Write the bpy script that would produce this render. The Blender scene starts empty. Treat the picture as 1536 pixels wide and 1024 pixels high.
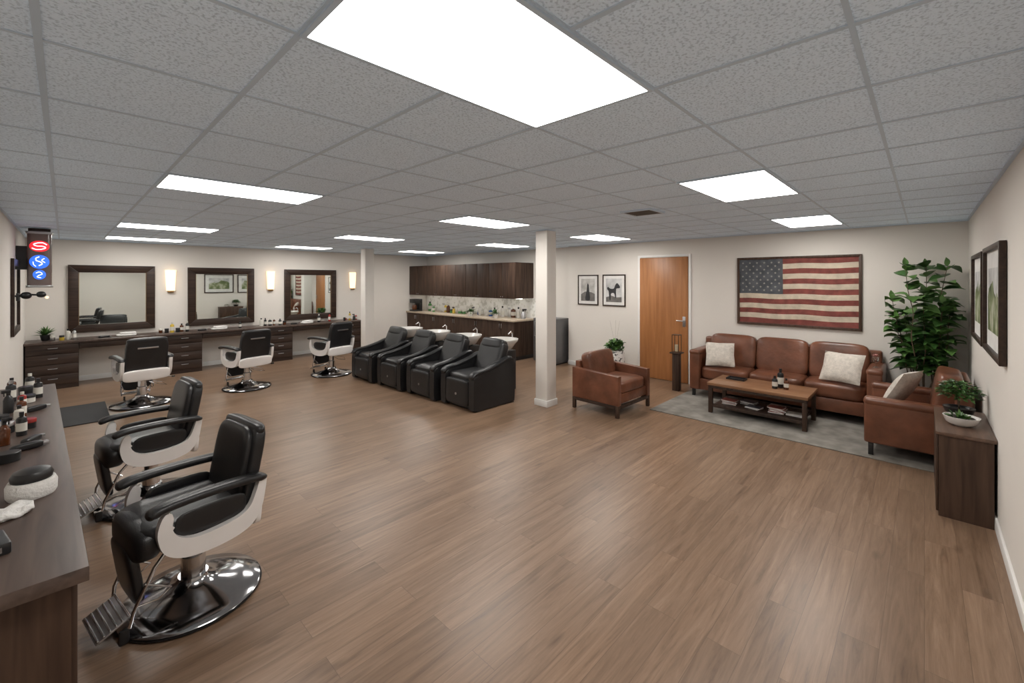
import bpy, bmesh, math, random
from mathutils import Vector, Matrix
random.seed(7)
scene = bpy.context.scene
COL = scene.collection
H = 2.38; XL=-0.42; XR=7.09; YR=-0.36; YM=10.3; XK=7.22; YJ=5.21
pi=math.pi

# ---------------------------------------------------------------- materials
def newmat(name):
    m=bpy.data.materials.new(name); m.use_nodes=True
    nt=m.node_tree; b=nt.nodes["Principled BSDF"]
    return m,nt,b
def N(nt,t,**kw):
    n=nt.nodes.new(t)
    for k,v in kw.items(): setattr(n,k,v)
    return n
def ramp(nt,stops):
    r=nt.nodes.new("ShaderNodeValToRGB"); cr=r.color_ramp
    while len(cr.elements)<len(stops): cr.elements.new(0.5)
    for e,(p,c) in zip(cr.elements,stops):
        e.position=p; e.color=(c[0],c[1],c[2],1)
    return r
def plain(name,col,rough=0.5,metal=0.0,var=0.08,scale=8,bump=0.0,bscale=60,emit=None,es=0,coat=0,trans=0,spec=0.5):
    m,nt,b=newmat(name)
    tc=N(nt,"ShaderNodeTexCoord"); no=N(nt,"ShaderNodeTexNoise"); no.inputs["Scale"].default_value=scale
    no.inputs["Detail"].default_value=4
    nt.links.new(tc.outputs["Object"],no.inputs["Vector"])
    c0=[max(0,c*(1-var)) for c in col]; c1=[min(1,c*(1+var)) for c in col]
    r=ramp(nt,[(0.3,c0),(0.7,c1)])
    nt.links.new(no.outputs["Fac"],r.inputs["Fac"]); nt.links.new(r.outputs["Color"],b.inputs["Base Color"])
    b.inputs["Roughness"].default_value=rough; b.inputs["Metallic"].default_value=metal
    b.inputs["Specular IOR Level"].default_value=spec
    if coat: b.inputs["Coat Weight"].default_value=coat; b.inputs["Coat Roughness"].default_value=0.1
    if trans: b.inputs["Transmission Weight"].default_value=trans
    if bump:
        n2=N(nt,"ShaderNodeTexNoise"); n2.inputs["Scale"].default_value=bscale; n2.inputs["Detail"].default_value=3
        nt.links.new(tc.outputs["Object"],n2.inputs["Vector"])
        bp=N(nt,"ShaderNodeBump"); bp.inputs["Strength"].default_value=bump; bp.inputs["Distance"].default_value=0.01
        nt.links.new(n2.outputs["Fac"],bp.inputs["Height"]); nt.links.new(bp.outputs["Normal"],b.inputs["Normal"])
    if emit:
        b.inputs["Emission Color"].default_value=(*emit,1); b.inputs["Emission Strength"].default_value=es
    return m
def wood(name,dark,light,axis=1,rough=0.42,fine=26,coat=0.0,spec=0.5):
    m,nt,b=newmat(name)
    tc=N(nt,"ShaderNodeTexCoord"); mp=N(nt,"ShaderNodeMapping")
    s=[fine,fine,fine]; s[axis]=fine*0.07
    mp.inputs["Scale"].default_value=s
    nt.links.new(tc.outputs["Object"],mp.inputs["Vector"])
    no=N(nt,"ShaderNodeTexNoise"); no.inputs["Scale"].default_value=1; no.inputs["Detail"].default_value=6; no.inputs["Distortion"].default_value=0.6
    nt.links.new(mp.outputs["Vector"],no.inputs["Vector"])
    mid=[(a+c)/2 for a,c in zip(dark,light)]
    r=ramp(nt,[(0.3,dark),(0.5,mid),(0.72,light)])
    nt.links.new(no.outputs["Fac"],r.inputs["Fac"]); nt.links.new(r.outputs["Color"],b.inputs["Base Color"])
    b.inputs["Roughness"].default_value=rough; b.inputs["Specular IOR Level"].default_value=spec
    if coat: b.inputs["Coat Weight"].default_value=coat
    bp=N(nt,"ShaderNodeBump"); bp.inputs["Strength"].default_value=0.12; bp.inputs["Distance"].default_value=0.003
    nt.links.new(no.outputs["Fac"],bp.inputs["Height"]); nt.links.new(bp.outputs["Normal"],b.inputs["Normal"])
    return m
def floor_mat():
    m,nt,b=newmat("floor_planks")
    tc=N(nt,"ShaderNodeTexCoord")
    br=N(nt,"ShaderNodeTexBrick"); br.offset=0.37; br.offset_frequency=2
    br.inputs["Scale"].default_value=1; br.inputs["Brick Width"].default_value=1.3; br.inputs["Row Height"].default_value=0.15
    br.inputs["Mortar Size"].default_value=0.0010; br.inputs["Mortar Smooth"].default_value=0.2
    br.inputs["Color1"].default_value=(0,0,0,1); br.inputs["Color2"].default_value=(1,1,1,1); br.inputs["Mortar"].default_value=(0.5,0.5,0.5,1)
    nt.links.new(tc.outputs["Object"],br.inputs["Vector"])
    mul=N(nt,"ShaderNodeMath",operation='MULTIPLY'); mul.inputs[1].default_value=23
    nt.links.new(br.outputs["Color"],mul.inputs[0])
    mp=N(nt,"ShaderNodeMapping"); mp.inputs["Scale"].default_value=(1.6,25,1)
    nt.links.new(tc.outputs["Object"],mp.inputs["Vector"])
    n1=N(nt,"ShaderNodeTexNoise",noise_dimensions='4D'); n1.inputs["Scale"].default_value=1; n1.inputs["Detail"].default_value=8; n1.inputs["Roughness"].default_value=0.70; n1.inputs["Distortion"].default_value=1.0
    nt.links.new(mp.outputs["Vector"],n1.inputs["Vector"]); nt.links.new(mul.outputs[0],n1.inputs["W"])
    r=ramp(nt,[(0.28,FD),(0.44,FM),(0.58,FM2),(0.76,FL)])
    nt.links.new(n1.outputs["Fac"],r.inputs["Fac"])
    tr=ramp(nt,[(0.0,(0.83,0.82,0.81)),(1.0,(1.10,1.10,1.10))])
    nt.links.new(br.outputs["Color"],tr.inputs["Fac"])
    mx=N(nt,"ShaderNodeMix",data_type='RGBA',blend_type='MULTIPLY'); mx.inputs[0].default_value=1
    nt.links.new(r.outputs["Color"],mx.inputs[6]); nt.links.new(tr.outputs["Color"],mx.inputs[7])
    kn=N(nt,"ShaderNodeMapping"); kn.inputs["Scale"].default_value=(3.0,9.0,1)
    nt.links.new(tc.outputs["Object"],kn.inputs["Vector"])
    kv=N(nt,"ShaderNodeTexVoronoi"); kv.inputs["Scale"].default_value=0.55
    nt.links.new(kn.outputs["Vector"],kv.inputs["Vector"])
    kr=ramp(nt,[(0.03,(0.62,0.60,0.58)),(0.13,(1,1,1))]); nt.links.new(kv.outputs["Distance"],kr.inputs["Fac"])
    mk=N(nt,"ShaderNodeMix",data_type='RGBA',blend_type='MULTIPLY'); mk.inputs[0].default_value=0.8
    nt.links.new(mx.outputs[2],mk.inputs[6]); nt.links.new(kr.outputs["Color"],mk.inputs[7])
    mx2=N(nt,"ShaderNodeMix",data_type='RGBA'); mx2.inputs[7].default_value=(0.08,0.047,0.03,1)
    ms=N(nt,"ShaderNodeMath",operation='MULTIPLY'); ms.inputs[1].default_value=0.75
    nt.links.new(br.outputs["Fac"],ms.inputs[0]); nt.links.new(ms.outputs[0],mx2.inputs[0])
    nt.links.new(mk.outputs[2],mx2.inputs[6]); nt.links.new(mx2.outputs[2],b.inputs["Base Color"])
    rr=N(nt,"ShaderNodeMapRange"); rr.inputs[3].default_value=0.27; rr.inputs[4].default_value=0.42
    nt.links.new(n1.outputs["Fac"],rr.inputs[0]); nt.links.new(rr.outputs[0],b.inputs["Roughness"])
    bp=N(nt,"ShaderNodeBump"); bp.inputs["Strength"].default_value=0.10; bp.inputs["Distance"].default_value=0.002
    nt.links.new(n1.outputs["Fac"],bp.inputs["Height"]); nt.links.new(bp.outputs["Normal"],b.inputs["Normal"])
    return m
FD=(0.105,0.063,0.039); FM=(0.198,0.124,0.078); FM2=(0.255,0.165,0.108); FL=(0.335,0.229,0.160)
def ceil_mat():
    m,nt,b=newmat("ceiling_tile_glow")
    tc=N(nt,"ShaderNodeTexCoord")
    n1=N(nt,"ShaderNodeTexNoise"); n1.inputs["Scale"].default_value=110; n1.inputs["Detail"].default_value=2
    nt.links.new(tc.outputs["Object"],n1.inputs["Vector"])
    v=N(nt,"ShaderNodeTexVoronoi"); v.inputs["Scale"].default_value=130
    nt.links.new(tc.outputs["Object"],v.inputs["Vector"])
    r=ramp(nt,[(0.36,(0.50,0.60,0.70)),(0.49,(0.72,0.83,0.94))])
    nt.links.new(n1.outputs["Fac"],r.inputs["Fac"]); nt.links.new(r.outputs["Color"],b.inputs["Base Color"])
    nt.links.new(r.outputs["Color"],b.inputs["Emission Color"]); b.inputs["Emission Strength"].default_value=0.026  # faint even glow in the tiles stands in for bounced light
    ad=N(nt,"ShaderNodeMath",operation='ADD'); nt.links.new(n1.outputs["Fac"],ad.inputs[0]); nt.links.new(v.outputs["Distance"],ad.inputs[1])
    bp=N(nt,"ShaderNodeBump"); bp.inputs["Strength"].default_value=0.55; bp.inputs["Distance"].default_value=0.005
    nt.links.new(ad.outputs[0],bp.inputs["Height"]); nt.links.new(bp.outputs["Normal"],b.inputs["Normal"])
    b.inputs["Roughness"].default_value=0.95
    return m
def emis(name,col,st):
    m,nt,b=newmat(name)
    b.inputs["Base Color"].default_value=(*col,1)
    b.inputs["Emission Color"].default_value=(*col,1); b.inputs["Emission Strength"].default_value=st
    return m
def blotch(name,stops,scale=4,rough=0.6,detail=5):
    m,nt,b=newmat(name)
    tc=N(nt,"ShaderNodeTexCoord"); no=N(nt,"ShaderNodeTexNoise"); no.inputs["Scale"].default_value=scale; no.inputs["Detail"].default_value=detail
    nt.links.new(tc.outputs["Object"],no.inputs["Vector"])
    r=ramp(nt,stops); nt.links.new(no.outputs["Fac"],r.inputs["Fac"]); nt.links.new(r.outputs["Color"],b.inputs["Base Color"])
    b.inputs["Roughness"].default_value=rough
    return m
M={}
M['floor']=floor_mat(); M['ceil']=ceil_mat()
M['wall']=plain("wall_paint",(0.735,0.695,0.645),0.85,var=0.015,scale=2,bump=0.05,bscale=200)
M['wallk']=plain("wall_paint_column",(0.80,0.765,0.72),0.8,var=0.02,scale=2,bump=0.04,bscale=200)
M['white']=plain("white_trim",(0.82,0.81,0.79),0.5,var=0.02)
M['grid']=plain("grid_metal_glow",(0.47,0.55,0.63),0.5,var=0.02,emit=(0.47,0.55,0.63),es=0.026)  # metal glows slightly like the tiles, in place of bounce light
M['lens']=emis("light_diffuser",(1.0,0.965,0.915),7.6)
M['strip']=emis("under_cabinet_fill",(1.0,0.95,0.86),3.6)  # added fill glow for the shadowed backsplash
M['black']=plain("black_leather",(0.013,0.013,0.014),0.34,var=0.2,bump=0.12,bscale=180)
M['blackp']=plain("black_plastic",(0.012,0.012,0.013),0.35,var=0.1)
M['chrome']=plain("chrome",(0.68,0.68,0.69),0.12,metal=1,var=0.03)
M['dchrome']=plain("polished_base_metal",(0.42,0.42,0.43),0.12,metal=1,var=0.05)
M['steel']=plain("brushed_steel",(0.5,0.5,0.51),0.32,metal=1,var=0.05)
M['shell']=plain("cream_enamel",(0.82,0.79,0.77),0.25,var=0.02,coat=0.5)
M['leather']=plain("brown_leather",(0.150,0.057,0.031),0.30,var=0.34,scale=5,bump=0.22,bscale=28)
M['darkwood']=wood("dark_wood",(0.022,0.013,0.010),(0.065,0.040,0.029),0,0.45,spec=0.35)
M['darkwoodz']=wood("dark_wood_vertical",(0.032,0.018,0.012),(0.082,0.049,0.034),2,0.55,spec=0.25)
M['walnut']=wood("grey_walnut",(0.048,0.031,0.025),(0.108,0.073,0.058),1,0.38)
M['walnutz']=wood("walnut_vertical",(0.036,0.020,0.013),(0.090,0.052,0.035),2,0.45,spec=0.3)
M['walnutx']=wood("walnut_top",(0.075,0.042,0.028),(0.15,0.088,0.06),0,0.35)
M['tablewood']=wood("table_oak",(0.17,0.078,0.036),(0.32,0.165,0.085),1,0.3)
M['doorwood']=wood("door_oak",(0.32,0.125,0.040),(0.45,0.195,0.070),2,0.4,fine=22)
M['frame']=wood("espresso_frame",(0.018,0.010,0.007),(0.050,0.028,0.019),0,0.4,spec=0.3)
M['mirror']=plain("mirror_glass",(0.78,0.83,0.81),0.015,metal=1,var=0.0)
M['rug']=blotch("rug_wool",[(0.3,(0.15,0.138,0.12)),(0.5,(0.215,0.198,0.175)),(0.7,(0.28,0.262,0.235))],6,0.95,9)
M['mat']=plain("rubber_mat",(0.02,0.02,0.022),0.7,bump=0.4,bscale=120)
M['pillow']=plain("pillow_linen",(0.60,0.55,0.49),0.9,var=0.14,scale=30,bump=0.5,bscale=120)
M['leaf']=plain("leaf_green",(0.045,0.115,0.028),0.36,var=0.45,scale=6)
M['leaf2']=plain("leaf_light",(0.095,0.20,0.05),0.40,var=0.4,scale=9)
M['stem']=plain("stem_bark",(0.10,0.065,0.04),0.8)
M['ceram']=plain("white_ceramic",(0.72,0.70,0.67),0.2,var=0.02,coat=0.3)
M['mosaic']=blotch("mosaic_pot",[(0.40,(0.12,0.12,0.12)),(0.44,(0.78,0.77,0.75))],22,0.35,1)
M['soil']=plain("soil",(0.03,0.02,0.015),0.95,bump=0.5)
M['towel']=plain("white_towel",(0.74,0.73,0.71),0.95,var=0.04,bump=0.6,bscale=90)
M['red']=plain("red_plastic",(0.30,0.02,0.015),0.3)
M['amber']=plain("amber_glass",(0.10,0.03,0.01),0.12)
M['blue']=plain("blue_plastic",(0.03,0.10,0.35),0.3)
M['yellow']=plain("yellow_plastic",(0.6,0.42,0.05),0.35)
M['green']=plain("green_plastic",(0.08,0.25,0.08),0.35)
M['label']=plain("paper_label",(0.68,0.66,0.6),0.7)
M['paper']=plain("white_paper",(0.75,0.74,0.72),0.8)
M['glass']=plain("clear_glass",(0.9,0.9,0.9),0.03,trans=1.0,var=0.0)
M['ctop']=plain("laminate_top",(0.50,0.41,0.31),0.3,var=0.15,scale=40)
M['sconce']=emis("sconce_glass",(1.0,0.74,0.46),0.70)
M['brass']=plain("aged_brass",(0.30,0.20,0.10),0.3,metal=1)
M['bronze']=plain("lantern_bronze",(0.12,0.065,0.035),0.4,metal=0.5)
M['fred']=plain("flag_red",(0.195,0.052,0.042),0.85,var=0.28,scale=11,bump=0.4)
M['fwhite']=plain("flag_cream",(0.54,0.465,0.365),0.85,var=0.16,scale=11,bump=0.4)
M['fblue']=plain("flag_navy",(0.078,0.084,0.095),0.85,var=0.28,scale=11,bump=0.4)
M['fstar']=plain("flag_star",(0.30,0.29,0.27),0.85,var=0.12)
M['print1']=blotch("print_misty",[(0.35,(0.30,0.29,0.27)),(0.6,(0.62,0.61,0.58))],5)
M['print2']=blotch("print_sky",[(0.35,(0.36,0.36,0.36)),(0.6,(0.66,0.66,0.65))],4)
M['printg']=blotch("print_meadow",[(0.3,(0.05,0.08,0.03)),(0.48,(0.16,0.20,0.08)),(0.6,(0.40,0.42,0.30)),(0.75,(0.62,0.62,0.55))],5)
M['ink']=plain("print_ink",(0.03,0.03,0.032),0.7,var=0.3)
M['inkg']=plain("print_grey",(0.16,0.15,0.14),0.7,var=0.3)
M['signr']=emis("sign_red",(0.9,0.02,0.03),0.6)
M['signb']=emis("sign_blue",(0.03,0.13,0.75),0.65)
M['signw']=emis("sign_white",(1.0,0.93,0.97),0.8)
M['signbox']=plain("sign_box",(0.16,0.115,0.105),0.22,var=0.1,coat=0.5)
M['vent']=plain("vent_dark",(0.12,0.115,0.11),0.5)
M['backs']=blotch("backsplash_mosaic",[(0.38,(0.62,0.61,0.56)),(0.47,(0.82,0.81,0.77)),(0.62,(0.85,0.84,0.81))],12,0.25,2)
M['fridge']=plain("appliance_grey",(0.16,0.16,0.165),0.35,metal=0.6)
M['mag1']=plain("magazine_red",(0.30,0.08,0.06),0.4,var=0.5,scale=20)
M['mag2']=plain("magazine_pale",(0.45,0.42,0.38),0.4,var=0.4,scale=20)
M['mag3']=plain("magazine_dark",(0.05,0.055,0.07),0.4,var=0.4,scale=20)
M['wick']=plain("candle_wax",(0.55,0.46,0.32),0.6)
M['pink']=plain("pink_petal",(0.6,0.3,0.28),0.6)

# ---------------------------------------------------------------- mesh builder
class B:
    def __init__(s): s.bm=bmesh.new(); s.mats=[]
    def mi(s,m):
        if m not in s.mats: s.mats.append(m)
        return s.mats.index(m)
    def add(s,t,m,X=None,smooth=True):
        i=s.mi(m)
        if X is not None: t.transform(X)
        bmesh.ops.recalc_face_normals(t,faces=t.faces)
        for f in t.faces: f.material_index=i; f.smooth=smooth
        me=bpy.data.meshes.new("tmp"); t.to_mesh(me); t.free()
        s.bm.from_mesh(me); bpy.data.meshes.remove(me); return s
    def box(s,m,c,size,bev=0.0,rot=(0,0,0),seg=2):
        t=bmesh.new(); bmesh.ops.create_cube(t,size=1)
        t.transform(Matrix.Diagonal((size[0],size[1],size[2],1)))
        if bev>0: bmesh.ops.bevel(t,geom=t.edges[:],offset=min(bev,min(size)*0.49),segments=seg,profile=0.5,affect='EDGES')
        X=Matrix.Translation(c)@(Matrix.Rotation(rot[2],4,'Z')@Matrix.Rotation(rot[1],4,'Y')@Matrix.Rotation(rot[0],4,'X'))
        return s.add(t,m,X)
    def b2(s,m,lo,hi,bev=0.0,seg=2):
        c=[(a+b)/2 for a,b in zip(lo,hi)]; sz=[b-a for a,b in zip(lo,hi)]
        return s.box(m,c,sz,bev,seg=seg)
    def soft(s,m,c,size,n=5,cuts=9,rot=(0,0,0)):
        t=bmesh.new(); bmesh.ops.create_cube(t,size=2)
        bmesh.ops.subdivide_edges(t,edges=t.edges[:],cuts=cuts,use_grid_fill=True)
        for v in t.verts:
            p=v.co; q=(abs(p.x)**n+abs(p.y)**n+abs(p.z)**n)**(-1.0/n)
            v.co=Vector((p.x*q*size[0]/2,p.y*q*size[1]/2,p.z*q*size[2]/2))
        X=Matrix.Translation(c)@(Matrix.Rotation(rot[2],4,'Z')@Matrix.Rotation(rot[1],4,'Y')@Matrix.Rotation(rot[0],4,'X'))
        return s.add(t,m,X)
    def lathe(s,m,prof,c=(0,0,0),seg=28,sx=1,sy=1,X=None):
        t=bmesh.new(); rings=[]
        for r,z in prof:
            if r<1e-5: rings.append([t.verts.new((0,0,z))])
            else: rings.append([t.verts.new((r*sx*math.cos(2*pi*k/seg),r*sy*math.sin(2*pi*k/seg),z)) for k in range(seg)])
        for a,b in zip(rings,rings[1:]):
            for k in range(seg):
                k2=(k+1)%seg
                if len(a)==1 and len(b)==1: continue
                if len(a)==1: t.faces.new((a[0],b[k],b[k2]))
                elif len(b)==1: t.faces.new((a[k],a[k2],b[0]))
                else: t.faces.new((a[k],a[k2],b[k2],b[k]))
        if len(rings[0])>1: t.faces.new(rings[0])
        if len(rings[-1])>1: t.faces.new(rings[-1])
        T=Matrix.Translation(c)
        if X is not None: T=T@X
        return s.add(t,m,T)
    def cyl(s,m,c,r,h,seg=24,axis='Z',bev=0.0):
        b=min(bev,r*0.4,h*0.4)
        pr=[(r,0),(r,h)] if b<=0 else [(r-b,0),(r,b),(r,h-b),(r-b,h)]
        X={'Z':Matrix.Identity(4),'X':Matrix.Rotation(pi/2,4,'Y'),'Y':Matrix.Rotation(-pi/2,4,'X')}[axis]
        return s.lathe(m,pr,c,seg,X=X)
    def sweep(s,m,pts,w,h,seg=12,n=2.0,cap=True,up=(0,0,1)):
        t=bmesh.new(); P=[Vector(p) for p in pts]; rings=[]; k=len(P)
        W=w if isinstance(w,(list,tuple)) else [w]*k
        Hh=h if isinstance(h,(list,tuple)) else [h]*k
        last=None
        for i,p in enumerate(P):
            tn=(P[min(i+1,k-1)]-P[max(i-1,0)]).normalized()
            u=Vector(up)
            sd=tn.cross(u)
            if sd.length<0.05:
                sd=last if last is not None else tn.cross(Vector((1,0,0)))
            sd.normalize(); last=sd
            uu=sd.cross(tn).normalized(); ring=[]
            for a in range(seg):
                th=2*pi*a/seg; cx=math.cos(th); sy=math.sin(th)
                q=(abs(cx)**n+abs(sy)**n)**(-1.0/n)
                ring.append(t.verts.new(p+sd*(cx*q*W[i]/2)+uu*(sy*q*Hh[i]/2)))
            rings.append(ring)
        for a,b in zip(rings,rings[1:]):
            for j in range(seg): t.faces.new((a[j],a[(j+1)%seg],b[(j+1)%seg],b[j]))
        if cap: t.faces.new(rings[0]); t.faces.new(rings[-1])
        return s.add(t,m)
    def tube(s,m,pts,r,seg=10): return s.sweep(m,pts,2*r,2*r,seg)
    def prism(s,m,pts,y0,y1,bev=0.0,plane='xz',seg=2):
        t=bmesh.new()
        f={'xz':lambda a,b,c:(a,c,b),'yz':lambda a,b,c:(c,a,b),'xy':lambda a,b,c:(a,b,c)}[plane]
        A=[t.verts.new(f(a,b,y0)) for a,b in pts]; C=[t.verts.new(f(a,b,y1)) for a,b in pts]
        k=len(pts)
        t.faces.new(A); t.faces.new(C[::-1])
        for i in range(k): t.faces.new((A[i],A[(i+1)%k],C[(i+1)%k],C[i]))
        if bev>0:
            As=set(A); Cs=set(C)
            ed=[e for e in t.edges if (e.verts[0] in As and e.verts[1] in As) or (e.verts[0] in Cs and e.verts[1] in Cs)]
            bmesh.ops.bevel(t,geom=ed,offset=bev,segments=seg,profile=0.5,affect='EDGES')
        bmesh.ops.triangulate(t,faces=[f for f in t.faces if len(f.verts)>4])
        return s.add(t,m)
    def pillow(s,m,size,X,k=12):
        w,h,th=size; t=bmesh.new(); top={}; bot={}
        for i in range(k+1):
            for j in range(k+1):
                x=-1+2*i/k; y=-1+2*j/k
                z=th/2*((1-x**2)*(1-y**2))**0.42
                sc=1-0.06*(1-abs(x*y))*(abs(x)**4+abs(y)**4)
                px=x*sc*w/2; py=y*sc*h/2
                top[i,j]=t.verts.new((px,py,z))
                bot[i,j]=top[i,j] if (i in(0,k) or j in(0,k)) else t.verts.new((px,py,-z))
        for i in range(k):
            for j in range(k):
                t.faces.new((top[i,j],top[i+1,j],top[i+1,j+1],top[i,j+1]))
                try: t.faces.new((bot[i,j],bot[i,j+1],bot[i+1,j+1],bot[i+1,j]))
                except ValueError: pass
        return s.add(t,m,X)
    def leaf(s,m,base,d,L,W,droop=0.4,seg=5,clampf=None):
        i=s.mi(m); d=Vector(d).normalized(); side=d.cross(Vector((0,0,1)))
        if side.length<0.1: side=Vector((1,0,0))
        side.normalize(); side=(side+Vector((0,0,random.uniform(-.5,.5)))).normalized()
        nrm=side.cross(d); rows=[]
        for q in range(seg+1):
            tt=q/seg; c=Vector(base)+d*L*tt+Vector((0,0,-1))*droop*L*tt*tt
            w=W/2*math.sin(pi*min(1,tt**0.75))
            if q==seg: w=W*0.02
            row=[c-side*w+nrm*w*0.3,c,c+side*w+nrm*w*0.3]
            if clampf: row=[clampf(p) for p in row]
            rows.append([s.bm.verts.new(p) for p in row])
        for a,b in zip(rows,rows[1:]):
            for j in range(2):
                f=s.bm.faces.new((a[j],a[j+1],b[j+1],b[j])); f.material_index=i; f.smooth=True
        return s
    def mesh(s,name):
        me=bpy.data.meshes.new(name); s.bm.to_mesh(me); s.bm.free()
        for m in s.mats: me.materials.append(m)
        try: me.set_sharp_from_angle(angle=math.radians(38))
        except Exception: pass
        return me
def smooth_loop(pts,k=5,closed=True):
    out=[]; n=len(pts)
    rng=range(n) if closed else range(n-1)
    for i in rng:
        g=lambda j: Vector(pts[j%n]) if closed else Vector(pts[max(0,min(n-1,j))])
        p0,p1,p2,p3=g(i-1),g(i),g(i+1),g(i+2)
        for a in range(k):
            t=a/k
            out.append(tuple(0.5*((2*p1)+(-p0+p2)*t+(2*p0-5*p1+4*p2-p3)*t*t+(-p0+3*p1-3*p2+p3)*t**3)))
    if not closed: out.append(tuple(pts[-1]))
    return out
def setp(o,label,cat,group=None):
    o["label"]=label; o["category"]=cat
    if group: o["group"]=group
def thing(name,label,cat,loc=(0,0,0),rot=0,group=None,scale=1):
    o=bpy.data.objects.new(name,None); o.empty_display_size=0.1; COL.objects.link(o)
    o.location=loc; o.rotation_euler=(0,0,rot); o.scale=(scale,)*3; setp(o,label,cat,group); return o
def part(b,name,parent,label=None):
    o=bpy.data.objects.new(name,b.mesh(name)); COL.objects.link(o); o.parent=parent
    if label: o["label"]=label
    return o
def solo(b,name,label,cat,loc=(0,0,0),rot=0,group=None,scale=1):
    o=bpy.data.objects.new(name,b.mesh(name)); COL.objects.link(o)
    o.location=loc; o.rotation_euler=(0,0,rot); o.scale=(scale,)*3; setp(o,label,cat,group); return o
def struct(b,name):
    o=bpy.data.objects.new(name,b.mesh(name)); COL.objects.link(o); o["kind"]="structure"; return o
def dup(root,loc,rot=None,label=None,scale=None):
    def rec(o,par):
        c=o.copy(); COL.objects.link(c)
        if par is not None: c.parent=par
        for ch in o.children: rec(ch,c)
        return c
    c=rec(root,None); c.location=loc
    if rot is not None: c.rotation_euler=(0,0,rot)
    if label: c["label"]=label
    if scale: c.scale=(scale,)*3
    return c

# ---------------------------------------------------------------- room shell
T=0.12
struct(B().b2(M['floor'],(XL-T,YR-T,-0.1),(XK+T,YM+T,0)),"floor")
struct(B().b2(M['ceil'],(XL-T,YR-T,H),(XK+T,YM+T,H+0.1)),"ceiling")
struct(B().b2(M['wall'],(XL-T,YR-T,0),(XL,YM+T,H)),"wall_left")
struct(B().b2(M['wall'],(XL,YR-T,0),(XK+T,YR,H)),"wall_right")
struct(B().b2(M['wall'],(XL,YM,0),(XK+T,YM+T,H)),"wall_mirror_side")
struct(B().b2(M['wall'],(XR,YR,0),(XK+T,YJ,H)),"wall_flag_side")
struct(B().b2(M['wall'],(XK,YJ,0),(XK+T,YM,H)),"wall_kitchen_side")
bh=0.085; bt=0.014
struct(B().b2(M['white'],(XL+0.0,YR,0),(XR,YR+bt,bh),0.003),"baseboard_right")
struct(B().b2(M['white'],(XR-bt,YR+bt,0),(XR,2.72,bh),0.003).b2(M['white'],(XR-bt,3.70,0),(XR,YJ,bh),0.003),"baseboard_flag_side")
struct(B().b2(M['white'],(XL,YR+bt,0),(XL+bt,YM,bh),0.003),"baseboard_left")
struct(B().b2(M['white'],(XL+bt,YM-bt,0),(XK,YM,bh),0.003),"baseboard_mirror_side")
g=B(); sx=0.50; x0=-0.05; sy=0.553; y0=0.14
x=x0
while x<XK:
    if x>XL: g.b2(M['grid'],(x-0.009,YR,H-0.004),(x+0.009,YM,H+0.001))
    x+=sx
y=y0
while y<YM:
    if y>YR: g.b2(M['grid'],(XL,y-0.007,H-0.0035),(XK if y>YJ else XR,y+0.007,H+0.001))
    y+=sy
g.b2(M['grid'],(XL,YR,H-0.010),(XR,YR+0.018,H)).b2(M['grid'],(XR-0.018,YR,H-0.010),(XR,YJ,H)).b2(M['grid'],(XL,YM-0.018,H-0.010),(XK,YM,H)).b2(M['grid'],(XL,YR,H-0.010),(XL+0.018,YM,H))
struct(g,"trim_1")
def fixture(x,y):
    t=thing("ceiling_light","recessed fluorescent ceiling light with white frame and glowing diffuser","ceiling light",(x,y,H-0.010),0,"ceiling lights")
    L=1.0; W=sy
    b=B(); hz=.0095
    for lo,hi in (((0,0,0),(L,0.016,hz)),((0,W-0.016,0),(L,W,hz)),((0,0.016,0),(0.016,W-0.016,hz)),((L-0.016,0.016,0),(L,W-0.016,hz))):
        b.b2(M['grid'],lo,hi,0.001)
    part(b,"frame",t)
    part(B().b2(M['lens'],(0.016,0.016,.001),(L-0.016,W-0.016,0.006)),"diffuser",t)
    return t
fx=fixture(x0+sx,y0+sy)
for kx,ky in ((1,6),(1,12),(1,16),(6,1),(11,1),(6,6),(6,11),(6,16),(11,6),(11,10),(11,15)):
    dup(fx,(x0+sx*kx,y0+sy*ky,H-0.010))
t=thing("air_vent","dark slatted square air vent set in the ceiling tiles","vent",(3.98,2.02,H-0.016))
b=B()
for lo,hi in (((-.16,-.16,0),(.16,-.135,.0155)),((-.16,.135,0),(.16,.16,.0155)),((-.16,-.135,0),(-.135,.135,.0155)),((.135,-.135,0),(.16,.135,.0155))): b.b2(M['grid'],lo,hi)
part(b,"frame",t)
b=B().b2(M['ink'],(-.135,-.135,.009),(.135,.135,.0155))
for k in range(7): b.box(M['vent'],(-.115+k*.038,0,.006),(.022,.27,.004),0,(0,0.5,0))
part(b,"slats",t)

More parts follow.
